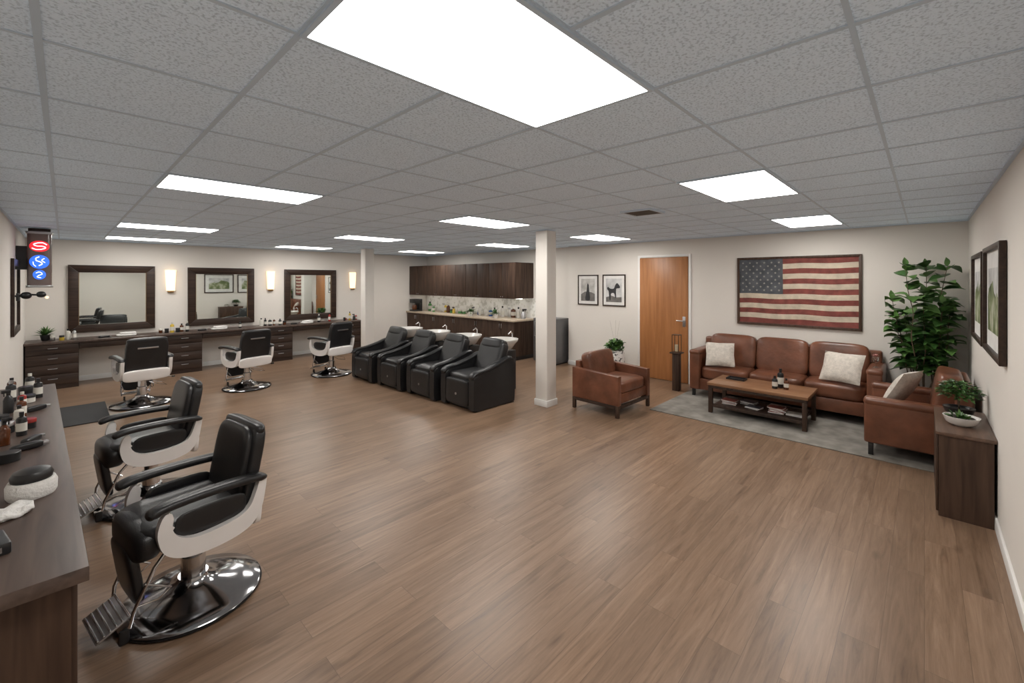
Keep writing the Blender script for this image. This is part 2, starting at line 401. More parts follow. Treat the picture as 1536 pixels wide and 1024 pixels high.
# door
d=B().b2(M['doorwood'],(XR-0.03,2.79,0.008),(XR-0.002,3.635,2.085),0.003)
do=struct(d,"door_1")
hb=B().b2(M['steel'],(XR-0.036,2.825,0.93),(XR-0.0305,2.875,1.10),0.003).tube(M['steel'],[(XR-0.036,2.85,1.03),(XR-0.075,2.85,1.03),(XR-0.08,2.87,1.03),(XR-0.08,2.96,1.03)],0.009)
h_=part(hb,"handle",do,"brushed steel lever handle")
b=B()
for lo,hi in (((XR-0.02,2.745,0),(XR,2.785,2.13)),((XR-0.02,3.64,0),(XR,3.68,2.13)),((XR-0.02,2.785,2.09),(XR,3.64,2.13))): b.b2(M['white'],lo,hi,0.004)
struct(b,"trim_2")
def column(x,y,lab):
    t=thing("column",lab,"column",(x,y,0),0,"square columns")
    part(B().b2(M['wallk'],(-.1,-.1,0.0),(.1,.1,H-0.012),0.006),"shaft",t)
    b=B()
    for lo,hi in (((-.113,-.113,0),(.113,-.1005,bh)),((-.113,.1005,0),(.113,.113,bh)),((-.113,-.1,0),(-.1005,.1,bh)),((.1005,-.1,0),(.113,.1,bh))): b.b2(M['white'],lo,hi,0.002)
    part(b,"skirting",t)
column(4.57,3.74,"square painted column with white base trim beside the wash chairs")
column(4.5,8.6,"square painted column near the mirror stations")

# ---------------------------------------------------------------- barber chair (forward = +x)
def barber_chair(loc,rot,label,scale=1):
    t=thing("barber_chair",label,"chair",loc,rot,"barber chairs",scale)
    part(B().lathe(M['blackp'],[(0,0),(.325,0),(.335,.008),(.335,.016),(0,.016)],seg=56),"base_rim",t,"black rubber base rim")
    part(B().lathe(M['dchrome'],[(0.0,0.0165),(.328,0.0165),(.334,.022),(.325,.032),(.23,.050),(.13,.075),(.08,.105),(.07,.13),(0,.13)],seg=56),"base",t,"polished round metal base")
    part(B().lathe(M['chrome'],[(0,.131),(.058,.131),(.058,.24),(.046,.25),(.046,.37),(0,.37)]),"pedestal",t,"chrome hydraulic pedestal")
    part(B().b2(M['steel'],(-.16,-.17,.372),(.17,.17,.405),0.01).b2(M['blackp'],(-.2,-.2,.406),(.2,.2,.44),0.01),"seat_frame",t)
    b=B().soft(M['black'],(.05,0,.495),(.50,.46,.135),5)
    b.soft(M['black'],(.25,0,.468),(.14,.45,.18),3.2)
    part(b,"seat",t,"black leather seat cushion")
    b=B(); R=(0,math.radians(-11),0)
    b.soft(M['black'],(-.228,0,.685),(.08,.45,.50),6,11,R)
    b.soft(M['black'],(-.194,0,.70),(.07,.40,.44),5,9,R)
    for yy in (-.1,.1): b.tube(M['blackp'],[(-.132,yy,.52),(-.161,yy,.65),(-.183,yy,.78),(-.212,yy,.88)],0.0045,6)
    b.soft(M['black'],(-.268,0,.895),(.08,.43,.08),3.5,7,R)
    b.box(M['steel'],(-.303,0,.80),(.012,.22,.02),0.004,R)
    part(b,"backrest",t,"black padded backrest")
    part(B().soft(M['shell'],(-.240,0,.435),(.05,.50,.15),5,8,(0,math.radians(-6),0)),"rear_shell",t,"cream enamel lower back panel")
    prof=[(.19,.635),(.222,.60),(.235,.52),(.20,.425),(.10,.372),(-.06,.365),(-.18,.395),(-.24,.47),(-.262,.56),(-.270,.645),(-.240,.655),(-.215,.58),(-.175,.50),(-.09,.465),(.06,.458),(.14,.488),(.175,.54),(.172,.60)]
    pr=smooth_loop(prof,6)
    for s_ in (-1,1):
        a,c=(.235*s_,.272*s_)
        b=B().prism(M['shell'],pr,min(a,c),max(a,c),0.010,seg=3)
        part(b,"side_shell",t,"cream enamel curved side shell")
        part(B().soft(M['black'],(-.01,s_*.236,.53),(.33,.02,.13),4,5),"side_pad",t,"black inner side pad")
        pts=smooth_loop([(.262,s_*.256,.625),(.25,s_*.256,.648),(.18,s_*.256,.662),(.03,s_*.256,.666),(-.12,s_*.256,.662),(-.22,s_*.256,.654),(-.272,s_*.256,.640)],4,False)
        k=len(pts); ws=[0.078*(min(1,0.45+min(i,k-1-i)*0.2)) for i in range(k)]; hs=[0.044*(min(1,0.45+min(i,k-1-i)*0.2)) for i in range(k)]
        part(B().sweep(M['black'],pts,ws,hs,16,3.0),"armrest",t,"black padded armrest")
    part(B().soft(M['black'],(.285,0,.31),(.055,.32,.30),4.5,8,(0,math.radians(8),0)),"leg_rest",t,"black padded leg rest")
    b=B()
    for s_ in (-1,1):
        b.tube(M['chrome'],[(.16,s_*.155,.40),(.22,s_*.17,.34),(.30,s_*.16,.16),(.31,s_*.15,.09)],0.009)
        b.tube(M['chrome'],[(.26,s_*.17,.28),(.15,s_*.16,.20),(.20,s_*.16,.17),(.29,s_*.16,.18)],0.005,8)
        b.box(M['blackp'],(.325,s_*.12,.04),(.04,.018,.07),0.006)
    X=(0,math.radians(24),0)
    b.box(M['steel'],(.365,0,.10),(.14,.26,.010),0.003,X)
    for k in range(6): b.box(M['chrome'],(.308+k*.0225,0,.131-k*.0100),(.010,.25,.010),0.003,X)
    b.tube(M['chrome'],[(.305,-.16,.12),(.305,.16,.12)],0.009)
    part(b,"footrest",t,"ridged chrome footrest")
    part(B().tube(M['chrome'],[(.02,-.17,.39),(.02,-.27,.35),(-.04,-.31,.33),(-.14,-.31,.345)],0.008).tube(M['blackp'],[(-.14,-.31,.345),(-.19,-.31,.355)],0.013).tube(M['chrome'],[(-.05,-.05,.33),(-.08,-.20,.28),(-.02,-.27,.22),(.08,-.2,.23),(.05,-.06,.3)],0.0035,6),"lever",t,"chrome height lever")
    return t
bc=barber_chair((.485,2.85,0),pi+0.15,"black leather barber chair with cream side shells beside the long counter",.955)
dup(bc,(.47,4.33,0),pi+0.10,None,.955)
LB="black barber chair with cream shells turned toward the wall mirrors"
dup(bc,(.745,7.76,0),math.radians(97),LB,1.0)
dup(bc,(2.01,7.74,0),math.radians(104),LB,1.0)
dup(bc,(3.36,7.75,0),math.radians(104),LB,1.02)
solo(B().b2(M['mat'],(-.4,-.55,0.0),(.4,.55,.012),0.004),"floor_mat","thin black rubber anti-fatigue mat on the plank floor","mat",(.0,7.7,0.0005))

# ---------------------------------------------------------------- long counter near (left wall)
ct=thing("station_cabinet","long dark walnut counter cabinet along the wall","cabinet",(0,0,0))
pts=[(XL+.018,1.73),(.015,1.73),(-.075,4.83),(XL+.018,4.83)]
part(B().prism(M['walnutz'],pts,0.0,0.857,0.0,'xy'),"body",ct)
for k in range(5):
    ya=1.76+k*.61; xa=.0165-(ya-1.73)*.0290
    b=B(); b.box(M['walnutz'],(xa+.004-.0088,ya+.3,.44),(.018,.59,.80),.003,(0,0,0.029))
    dd=part(b,"door",ct)
    part(B().box(M['blackp'],(xa+.014-.0088,ya+.52,.70),(.012,.012,.12),.003),"handle",dd)
wt=[(XL+.002,1.69),(.05,1.69),(-.045,4.87),(XL+.002,4.87)]
solo(B().prism(M['walnut'],wt,0.858,0.90,0.003,'xy'),"worktop","long grey-brown wood grain worktop on the cabinet","worktop")
ZC=0.9005
b=thing("towel_jar","white towel wrapped round jar with black lid on the counter","jar",(-.082,2.40,ZC),0,None,.9)
part(B().lathe(M['towel'],[(0,0),(.068,0),(.074,.012),(.075,.05),(.068,.066),(0,.066)],seg=30),"towel_wrap",b)
part(B().lathe(M['blackp'],[(0,.067),(.060,.067),(.063,.085),(.054,.102),(.03,.110),(0,.110)],seg=30),"lid",b,"black rounded lid")
random.seed(2)
cl=B().soft(M['towel'],(0,0,.012),(.13,.10,.024),3,10)
for v in cl.bm.verts:
    if v.co.z>.004: v.co.z+=.007*math.sin(v.co.x*95+1)*math.cos(v.co.y*80)
    v.co.x+=.008*math.sin(v.co.y*60); v.co.z=max(0,v.co.z)
solo(cl,"crumpled_cloth","crumpled small white cloth on the counter","cloth",(-.13,2.24,ZC),0.5)
solo(B().b2(M['blackp'],(-.05,-.06,0),(.05,.06,.035),.006).b2(M['steel'],(-.03,-.062,.01),(.03,-.0605,.025)),"clipper_case","small grey and black clipper case on the counter","case",(-.165,1.98,ZC),0.2)
def bottle(kind,m,m2,h,r,loc,lab,name="bottle",group=None,rot=0):
    t=thing(name,lab,"bottle" if name=="bottle" else name.replace("_"," "),loc,rot,group)
    if kind==0:
        part(B().lathe(m,[(0,0),(r*.95,0),(r,.01*h),(r,h*.68),(r*.85,h*.76),(r*.38,h*.80),(r*.38,h*.84),(0,h*.84)],seg=20).lathe(M['label'],[(r*1.015,h*.2),(r*1.015,h*.55)],seg=20),"body",t)
        part(B().lathe(m2,[(0,h*.841),(r*.45,h*.841),(r*.45,h),(0,h)],seg=16),"cap",t)
    elif kind==1:
        part(B().lathe(m,[(0,0),(r*.95,0),(r,.01*h),(r,h*.55),(r*.7,h*.68),(r*.35,h*.76),(0,h*.76)],seg=20),"body",t)
        part(B().lathe(m2,[(0,h*.761),(r*.4,h*.761),(r*.4,h*.86),(0,h*.86)],seg=14).b2(m2,(-r*.4,-r*.35,h*.86),(r*1.3,r*.35,h),.003).b2(m2,(r*.7,-r*.15,h*.72),(r*.9,r*.15,h*.87),.002),"spray_head",t)
    else:
        part(B().lathe(m,[(0,0),(r*.95,0),(r,.03*h),(r,h*.62),(0,h*.62)],seg=22),"body",t)
        part(B().lathe(m2,[(0,h*.621),(r*1.04,h*.621),(r*1.04,h*.95),(r*.98,h),(0,h)],seg=22),"lid",t)
    return t
gA="grooming products on the long counter"
spec=[(0,'red','blackp',.13,.020,-.205,2.60),(0,'blackp','label',.10,.024,-.30,2.76),(2,'blackp','blackp',.04,.038,-.17,2.92),(1,'amber','blackp',.13,.021,-.20,3.22),
(0,'blackp','blackp',.12,.020,-.15,3.36),(2,'blackp','steel',.06,.032,-.21,3.47),(0,'label','blackp',.11,.020,-.17,3.60),(2,'blue','blackp',.05,.030,-.24,3.70),(0,'amber','blackp',.12,.021,-.17,3.80),(2,'blackp','red',.05,.028,-.13,3.50),
(1,'blackp','blackp',.14,.023,-.23,3.98),(0,'red','label',.10,.020,-.18,4.08),(2,'label','blackp',.05,.032,-.16,4.24),(0,'blackp','steel',.14,.024,-.24,4.34),(2,'blackp','blackp',.07,.034,-.18,4.46),(0,'amber','blackp',.12,.022,-.25,4.58),(0,'blackp','label',.12,.024,-.17,4.70),(0,'blackp','blackp',.13,.022,-.12,4.36)]
names={'red':'red','blackp':'black','amber':'amber','label':'cream','blue':'blue','green':'green','yellow':'yellow','steel':'steel'}
for k,m,m2,h,r,x,y in spec:
    bottle(k,M[m],M[m2],h,r,(x,y,ZC),"%s %s with %s top on the counter"%(names[m],("bottle","spray bottle","styling jar")[k],names[m2]),"bottle" if k<2 else "jar",gA,random.uniform(0,6))
for i,(x,y,rr) in enumerate(((-.12,3.06,.3),(-.11,3.17,1.1),(-.12,3.93,.7))):
    t=thing("hair_clipper","black electric hair clipper lying on the counter","clipper",(x,y,ZC),rr,gA)
    part(B().soft(M['blackp'],(0,0,.016),(.11,.036,.032),4,6),"body",t)
    part(B().b2(M['steel'],(.05,-.015,.006),(.072,.015,.023),.002),"blade",t)

# ---------------------------------------------------------------- mirror station wall
ZM=.74; YF=9.76
def drawer_unit(x0_,x1_,n,lab):
    w=x1_-x0_; t=thing("drawer_cabinet",lab,"cabinet",(x0_,YF,0),0,"station drawer cabinets")
    part(B().b2(M['darkwood'],(0,.022,.0),(w,YM-YF-.016,ZM-.036)),"body",t)
    hh=(ZM-.036-.07)/n
    for k in range(n):
        z=.07+k*hh
        dd=part(B().b2(M['darkwood'],(.008,0,z+.004),(w-.008,.0215,z+hh-.004),.003),"drawer",t)
        part(B().tube(M['steel'],[(w/2-.05,-.001,z+hh*.6),(w/2-.05,-.02,z+hh*.6),(w/2+.05,-.02,z+hh*.6),(w/2+.05,-.001,z+hh*.6)],.005,8),"handle",dd)
DU="dark espresso wood drawer cabinet under the station worktop"
drawer_unit(XL+.016,.17,4,DU); drawer_unit(1.27,1.80,4,DU); drawer_unit(2.92,3.40,4,DU); drawer_unit(4.42,4.95,4,DU)
wk=thing("worktop","continuous dark wood worktop with shallow drawers below the mirrors","worktop",(0,0,0))
part(B().b2(M['walnut'],(XL+.002,YF-.03,ZM-.035),(4.98,YM-.002,ZM),.004),"top",wk)
for a,c in ((.172,1.268),(1.802,2.918),(3.402,4.418)):
    dr=part(B().b2(M['darkwood'],(a,YF+.03,ZM-.136),(c,YF+.31,ZM-.036)),"drawer",wk,"shallow dark wood drawer")
    part(B().b2(M['darkwood'],(a+.01,YF+.01,ZM-.132),(c-.01,YF+.0295,ZM-.040),.003),"drawer_front",dr)
def mirror(xa,xb,za,zb,y):
    t=thing("wall_mirror","large mirror in wide dark wood frame above the worktop","mirror",((xa+xb)/2,y,(za+zb)/2),0,"station mirrors")
    w=(xb-xa)/2; h=(zb-za)/2; f=.125
    b=B()
    o=[(-w,-h),(w,-h),(w,h),(-w,h)]; n_=[(-w+f,-h+f),(w-f,-h+f),(w-f,h-f),(-w+f,h-f)]
    for i in range(4):
        j=(i+1)%4; b.prism(M['frame'],[o[i],o[j],n_[j],n_[i]],-.05,-.002,.006)
    b.b2(M['brass'],(-w+f-.006,-.044,-h+f-.006),(-w+f+.006,-.03,h-f+.006)).b2(M['brass'],(w-f-.006,-.044,-h+f-.006),(w-f+.006,-.03,h-f+.006))
    part(b,"frame",t)
    part(B().b2(M['mirror'],(-w+f-.01,-.03,-h+f-.01),(w-f+.01,-.022,h-f+.01)),"mirror_glass",t)
mirror(.05,1.17,.82,1.955,YM); mirror(1.66,2.80,.81,1.945,YM); mirror(3.40,4.56,.80,1.94,YM)
def sconce(x):
    t=thing("wall_sconce","warm glowing half-round glass wall sconce between mirrors","wall lamp",(x,YM-.003,1.44),0,"wall sconces")
    pts=[(.085*math.cos(a),-.02-.07*math.sin(a)) for a in [pi*k/12 for k in range(13)]]
    t2=B().prism(M['sconce'],pts,.06,.45,0,'xy')
    for v in t2.bm.verts:
        f=0.78+0.22*(v.co.z-.06)/.37; v.co.x*=f; v.co.y=-.02+(v.co.y+.02)*f
    part(t2,"lamp_shade",t)
    part(B().b2(M['brass'],(-.05,-.02,.04),(.05,0,.44),.003).soft(M['brass'],(0,-.03,.04),(.10,.05,.04),3,4),"bracket",t,"aged brass bracket")
for x in (1.40,3.12,4.98): sconce(x)
gB="grooming products on the station worktop"
random.seed(11)
xs=[-.12,-.02,.05,.12,1.22,1.30,1.38,1.46,1.53,1.60,2.45,2.86,2.94,3.02,3.10,3.20,3.30,4.05,4.3,4.60,4.68,4.76,4.84,4.92]
mk=['amber','blackp','label','red','blackp','amber','blackp','steel','yellow']
for i,x in enumerate(xs):
    m=mk[random.randrange(9)]; k=random.choice((0,0,1,2)); h=random.uniform(.13,.21) if k<2 else .08
    bottle(k,M[m],M[random.choice(('blackp','label','blackp'))],h,random.uniform(.024,.034),(x,9.98+random.uniform(-.08,.06),ZM+.0005),"%s %s on the station worktop"%(names[m],("bottle","spray bottle","styling jar")[k]),"bottle" if k<2 else "jar",gB,random.uniform(0,6))
for x in (.75,2.1,3.75):
    solo(B().soft(M['towel'],(0,0,.02),(.26,.16,.04),4,6).soft(M['towel'],(.02,0,.052),(.22,.14,.03),4,6),"folded_towel","folded white towel on the station worktop","towel",(x,9.92,ZM+.0005),random.uniform(-.3,.3),"folded towels")
    solo(B().soft(M['blackp'],(0,0,.016),(.15,.05,.032),4,5).b2(M['steel'],(.07,-.02,.004),(.09,.02,.026)),"hair_clipper","black hair clipper on the station worktop","clipper",(x-.28,9.9,ZM+.0005),.4,"station clippers")

def pot(mat_,r,h,soilz=None):
    return B().lathe(mat_,[(0,0),(r*.72,0),(r*.8,.01),(r,h-.01),(r,h),(r*.9,h),(r*.88,h-.02),(0,h-.02)],seg=28)
t=thing("potted_plant","small spiky green succulent in dark pot on the worktop","plant",(-.20,10.06,ZM+.0005))
part(pot(M['blackp'],.06,.09),"pot",t)
b=B(); random.seed(3)
for k in range(34):
    a=random.uniform(0,2*pi); e=random.uniform(.3,1.4); b.leaf(M['leaf2'] if k%3 else M['leaf'],(0,0,.075),(math.cos(a)*math.cos(e),math.sin(a)*math.cos(e),math.sin(e)),random.uniform(.14,.22),.038,.2)
part(b,"foliage",t)

# blade sign + lamp on left wall
t=thing("illuminated_sign","tall dark rounded box sign with glowing red and blue emblems","sign",(-.215,8.3,1.635))
def rrect(x0_,x1_,y0_,y1_,r,k=6):
    o=[]
    for cx,cy,a0 in ((x1_-r,y1_-r,0),(x0_+r,y1_-r,pi/2),(x0_+r,y0_+r,pi),(x1_-r,y0_+r,1.5*pi)):
        for q in range(k+1):
            a=a0+pi/2*q/k; o.append((cx+r*math.cos(a),cy+r*math.sin(a)))
    return o
hs=B().prism(M['signbox'],rrect(-.11,.11,-.09,.09,.045),0,.66,0,'xy').prism(M['steel'],rrect(-.12,.12,-.10,.10,.05),.66,.69,.006,'xy').prism(M['frame'],rrect(-.10,.10,-.08,.08,.04),.69,.73,.006,'xy').prism(M['steel'],rrect(-.12,.12,-.10,.10,.05),-.03,0,.006,'xy').b2(M['blackp'],(-.202,-.03,.2),(-.10,.03,.5))
part(hs,"housing",t)
def disc(m,cx,cz,rx,rz,y,th=.008):
    return B().prism(m,[(cx+rx*math.cos(2*pi*k/28),cz+rz*math.sin(2*pi*k/28)) for k in range(28)],y-th,y,0.002)
part(disc(M['signr'],0,.50,.088,.070,-.0905),"red_emblem",t,"glowing red oval emblem")
part(disc(M['signb'],0,.30,.088,.088,-.0905),"blue_emblem",t,"glowing blue round emblem")
part(disc(M['signb'],0,.135,.058,.062,-.0905),"blue_emblem",t,"small glowing blue round emblem")
yy=-.101
for pp,w_ in (([(.065,.520),(.03,.545),(-.02,.54),(-.05,.52),(-.02,.502),(.03,.500),(.055,.482),(.02,.462),(-.03,.458),(-.065,.475)],.013),
    ([(.0,.365),(-.03,.345),(-.025,.315),(.005,.30),(.025,.275),(-.005,.25)],.012),([(.045,.345),(.02,.32),(.05,.29)],.010),([(-.055,.30),(-.05,.265),(-.03,.24)],.008),
    ([(-.03,.155),(.0,.170),(.025,.145),(-.005,.125),(-.02,.105),(.015,.095)],.009)):
    part(B().sweep(M['signw'],smooth_loop([(p[0],yy,p[1]) for p in pp],4,False),w_,w_,6),"neon_stroke",t,"white glowing curled stroke")
t=thing("wall_lamp","black metal bracket lamp with small warm bulb on the wall","wall lamp",(-.25,8.3,1.475))
part(B().b2(M['blackp'],(-.168,-.05,-.04),(-.14,.05,.06),.005).tube(M['blackp'],[(-.15,0,.02),(-.05,-.02,.04),(.09,-.04,.03)],.012).soft(M['blackp'],(-.08,-.05,.03),(.10,.10,.09),2.2,5).soft(M['blackp'],(.05,-.06,.04),(.09,.08,.08),2.2,5),"bracket",t)
part(B().soft(M['sconce'],(.10,-.05,.0),(.035,.035,.035),2,5),"bulb",t,"warm glowing bulb")
def framed(name,lab,cat,loc,axis,w,h,fm,artf,fw=.03,matw=.05,dep=.03,group=None):
    t=thing(name,lab,cat,loc,axis,group)
    b=B(); o=[(-w/2,-h/2),(w/2,-h/2),(w/2,h/2),(-w/2,h/2)]; n_=[(-w/2+fw,-h/2+fw),(w/2-fw,-h/2+fw),(w/2-fw,h/2-fw),(-w/2+fw,h/2-fw)]
    for i in range(4):
        j=(i+1)%4; b.prism(fm,[o[i],o[j],n_[j],n_[i]],-dep,-.002,.003)
    part(b,"frame",t)
    if matw>0: part(B().b2(M['paper'],(-w/2+fw,-.012,-h/2+fw),(w/2-fw,-.006,h/2-fw)),"mount",t,"white picture mount")
    artf(t,w/2-fw-matw,h/2-fw-matw)
    return t
def art_plain(mat_):
    def f(t,a,c): part(B().b2(mat_,(-a,-.016,-c),(a,-.0125,c)),"picture",t)
    return f
def art_mountain(t,a,c):
    b=B().b2(M['print1'],(-a,-.015,-c),(a,-.0125,c))
    b.prism(M['inkg'],[(-a,-c),(a,-c),(a,-c*.35),(a*.5,-c*.2),(a*.1,-c*.45),(-a*.4,-c*.15),(-a,-c*.4)],-.0165,-.015)
    b.prism(M['ink'],smooth_loop([(-a*.35,-c*.9),(a*.3,-c*.9),(a*.22,-c*.2),(a*.16,c*.2),(a*.12,c*.45),(0,c*.6),(-a*.1,c*.4),(-a*.12,c*.1),(-a*.25,-c*.3)],3),-.018,-.0165)
    part(b,"picture",t,"misty monochrome print of a lone dark figure")
def art_horse(t,a,c):
    b=B().b2(M['print2'],(-a,-.015,-c),(a,-.0125,c))
    b.prism(M['inkg'],[(-a,-c),(a,-c),(a,-c*.55),(a*.3,-c*.6),(-a*.3,-c*.45),(-a,-c*.6)],-.0165,-.015)
    b.prism(M['ink'],smooth_loop([(-a*.55,-c*.8),(-a*.4,-c*.8),(-a*.35,-c*.3),(a*.05,-c*.25),(a*.2,-c*.6),(a*.32,-c*.6),(a*.25,-c*.15),(a*.35,c*.15),(a*.75,c*.2),(a*.78,c*.35),(a*.45,c*.62),(a*.2,c*.45),(0,c*.15),(-a*.45,c*.15),(-a*.75,c*.3),(-a*.85,c*.1),(-a*.65,-c*.1)],3),-.018,-.0165)
    part(b,"picture",t,"monochrome print of a dark horse in a field")
def art_meadow(seed):
    def f(t,a,c):
        random.seed(seed)
        b=B().b2(M['print2'],(-a,-.015,-c),(a,-.0125,c))
        b.prism(M['printg'],[(-a,-c),(a,-c),(a,-c*.1)]+[(a-2*a*q/12,-c*.1+c*random.uniform(.1,.75)) for q in range(1,12)]+[(-a,c*.1)],-.0165,-.015)
        part(b,"picture",t,"soft green landscape photograph")
    return f
framed("framed_picture","small dark framed monochrome print beside the wooden door","picture",(XR-.001,4.735,1.51),-pi/2,.47,.585,M['frame'],art_mountain,.022,.055,.02,"framed prints")
framed("framed_picture","small dark framed monochrome horse print beside the door","picture",(XR-.001,4.165,1.51),-pi/2,.48,.59,M['frame'],art_horse,.022,.055,.02,"framed prints")
framed("framed_picture","large dark framed landscape photograph with white mount","picture",(4.42,YR+.001,1.56),pi,1.02,.76,M['frame'],art_meadow(4),.035,.12,.035,"landscape photographs")
framed("framed_picture","large dark framed meadow photograph above the loveseat","picture",(5.56,YR+.001,1.55),pi,.98,.76,M['frame'],art_meadow(8),.035,.12,.035,"landscape photographs")
framed("wall_mirror","mirror in dark wood frame on the side wall","mirror",(XL+.001,8.0,1.5),pi/2,1.0,.9,M['frame'],art_plain(M['mirror']),.08,0,.03)

def flag(t,a,c):
    b=B(); NX,NZ=60,39
    wave=lambda x,z: -.020-.0050*math.sin(x*9+z*4)-.0035*math.sin(x*23+z*13+1)-.0035*math.sin(z*31-x*5)
    V=[[b.bm.verts.new((-a+2*a*i/NX,wave(-a+2*a*i/NX,-c+2*c*j/NZ),-c+2*c*j/NZ+.005*math.sin(i*.23)*(0 if j in (0,NZ) else 1))) for i in range(NX+1)] for j in range(NZ+1)]
    r,w,bl=b.mi(M['fred']),b.mi(M['fwhite']),b.mi(M['fblue']); st=b.mi(M['fstar'])
    for j in range(NZ):
        s_=j//3
        for i in range(NX):
            f=b.bm.faces.new((V[j][i],V[j][i+1],V[j+1][i+1],V[j+1][i])); f.smooth=True
            f.material_index=r if s_%2==0 else w
            if s_>=6 and i<24: f.material_index=bl
    x1=-a+2*a*24/NX; zb=-c+2*c*18/NZ; cw=x1+a; ch=c-zb
    for row in range(9):
        n=6 if row%2==0 else 5
        for q in range(n):
            sx_=-a+cw*((q*2+1+(0 if n==6 else 1))/12); sz=c-ch*(row+1)/10
            y=wave(sx_,sz)-.004; R=.018
            vs=[b.bm.verts.new((sx_+(R if k%2==0 else R*.42)*math.sin(pi*k/5),y,sz+(R if k%2==0 else R*.42)*math.cos(pi*k/5))) for k in range(10)]
            cv=b.bm.verts.new((sx_,y,sz))
            for k in range(10):
                f=b.bm.faces.new((cv,vs[k],vs[(k+1)%10])); f.material_index=st
    part(b,"flag",t,"weathered stars and stripes cloth flag")
fr=framed("framed_flag","large framed faded american flag hanging above the brown sofa","flag",(XR-.001,1.31,1.54),-pi/2,1.47,.99,M['walnutz'],flag,.032,0,.035)
part(B().b2(M['fwhite'],(-.71,-.008,-.47),(.71,-.004,.47)),"backing",fr)

# ---------------------------------------------------------------- shampoo chairs (forward +x)
def wash_chair(loc,rot):
    t=thing("wash_chair","black leather salon wash armchair in a row of four","chair",loc,rot,"wash chairs")
    side=smooth_loop([(.33,.015),(.365,.05),(.372,.25),(.365,.41),(.34,.465),(.24,.485),(.10,.50),(-.08,.545),(-.24,.60),(-.35,.615),(-.40,.57),(-.395,.35),(-.38,.05),(-.35,.015),(-.1,.015),(.1,.015)],4)
    for s_ in (-1,1):
        a,c=(.245*s_,.345*s_)
        part(B().prism(M['black'],side,min(a,c),max(a,c),.020,seg=3),"side_panel",t)
        pts=smooth_loop([(.365,s_*.295,.42),(.355,s_*.295,.465),(.29,s_*.295,.494),(.12,s_*.295,.516),(-.08,s_*.295,.561),(-.25,s_*.295,.616),(-.36,s_*.295,.626)],4,False)
        k=len(pts); f=[min(1,.4+min(i,k-1-i)*.25) for i in range(k)]
        part(B().sweep(M['black'],pts,[.11*q for q in f],[.045*q for q in f],14,3),"armrest",t)
    part(B().soft(M['black'],(.06,0,.385),(.56,.48,.15),6),"seat",t)
    part(B().soft(M['black'],(.335,0,.225),(.10,.475,.34),8,8),"leg_rest",t)
    part(B().cyl(M['steel'],(.384,0,.20),.016,.006,axis='X'),"badge",t,"small round metal badge")
    R=(0,math.radians(-22),0)
    b=B().soft(M['black'],(-.26,0,.60),(.15,.49,.50),6,9,R)
    b.soft(M['black'],(-.32,0,.785),(.14,.45,.15),4.5,7,R)
    part(b,"backrest",t)
    part(B().b2(M['blackp'],(-.34,-.24,.0),(.30,.24,.06),.01),"base",t)
    return t
wc=wash_chair((3.98,4.48,0),pi)
for k in range(1,4): dup(wc,(3.98-.045*k,4.48+.79*k,0))
def basin(loc):
    t=thing("wash_basin","white ceramic hair wash basin on dark pedestal behind the chairs","basin",loc,0,"wash basins")
    prof=[(0,.05),(.10,.05),(.17,.08),(.225,.16),(.262,.20),(.265,.225),(.243,.225),(.19,.14),(.12,.085),(0,.08)]
    part(B().lathe(M['ceram'],prof,(0,0,.565),32,1.0,1.0),"bowl",t)
    part(B().b2(M['blackp'],(-.02,-.13,0),(.20,.13,.61),.01),"pedestal",t,"dark pedestal")
    part(B().tube(M['chrome'],[(.25,0,.785),(.25,0,.85),(.22,0,.88),(.16,0,.85)],.010),"faucet",t,"chrome faucet")
    return t
bs=basin((4.70,4.74,0))
for k in range(1,4): dup(bs,(4.70-.045*k,4.74+.79*k,0))

# ---------------------------------------------------------------- kitchen
XU=6.62
n=5; wU=(YM-.02-6.26)/n
for k in range(n):
    t=thing("wall_cabinet","dark brown wood wall cabinet with two flat doors","cabinet",(XU,6.26+k*wU,1.30),0,"kitchen wall cabinets")
    part(B().b2(M['darkwoodz'],(.022,.001,0),(XK-XU-.003,wU-.001,.78)),"body",t)
    part(B().b2(M['strip'],(.30,.10,-.018),(.34,wU-.10,-.0005)),"fill_strip",t,"slim glowing strip added to brighten the backsplash")  # glowing bar added under the cabinet to brighten the backsplash
    for q in range(2):
        ya=.003+q*(wU/2)
        dd=part(B().b2(M['darkwoodz'],(0,ya,.0),(.0205,ya+wU/2-.006,.78),.002),"door",t)
        part(B().b2(M['steel'],(-.012,ya+(wU/2-.04 if q==0 else .02),.03),(-.0005,ya+(wU/2-.03 if q==0 else .03),.05),.001),"knob",dd)
XB=6.55
for k in range(n):
    t=thing("base_cabinet","dark brown wood base cabinet with two flat doors","cabinet",(XB,6.22+k*(YM-.02-6.22)/n,0),0,"kitchen base cabinets")
    w_=(YM-.02-6.22)/n
    part(B().b2(M['darkwoodz'],(.022,.001,.08),(XK-XB-.003,w_-.001,.815)).b2(M['blackp'],(.07,.001,0),(XK-XB-.003,w_-.001,.0795)),"body",t)
    for q in range(2):
        ya=.003+q*(w_/2)
        dd=part(B().b2(M['darkwoodz'],(0,ya,.09),(.0205,ya+w_/2-.006,.81),.002),"door",t)
        part(B().b2(M['steel'],(-.015,ya+(w_/2-.04 if q==0 else .02),.66),(-.0005,ya+(w_/2-.03 if q==0 else .03),.76),.001),"handle",dd)
solo(B().b2(M['ctop'],(XB-.03,6.19,.816),(XK-.003,YM-.003,.855),.005),"countertop","beige laminate kitchen countertop over dark cabinets","countertop")
struct(B().b2(M['backs'],(XK-.012,6.1,.857),(XK,YM-.003,1.298)),"trim_3")
gK="items on the kitchen countertop"
random.seed(21); ZK=.8555
kk=['ceram','ceram','green','amber','yellow','label','steel','blackp','ceram','blue']
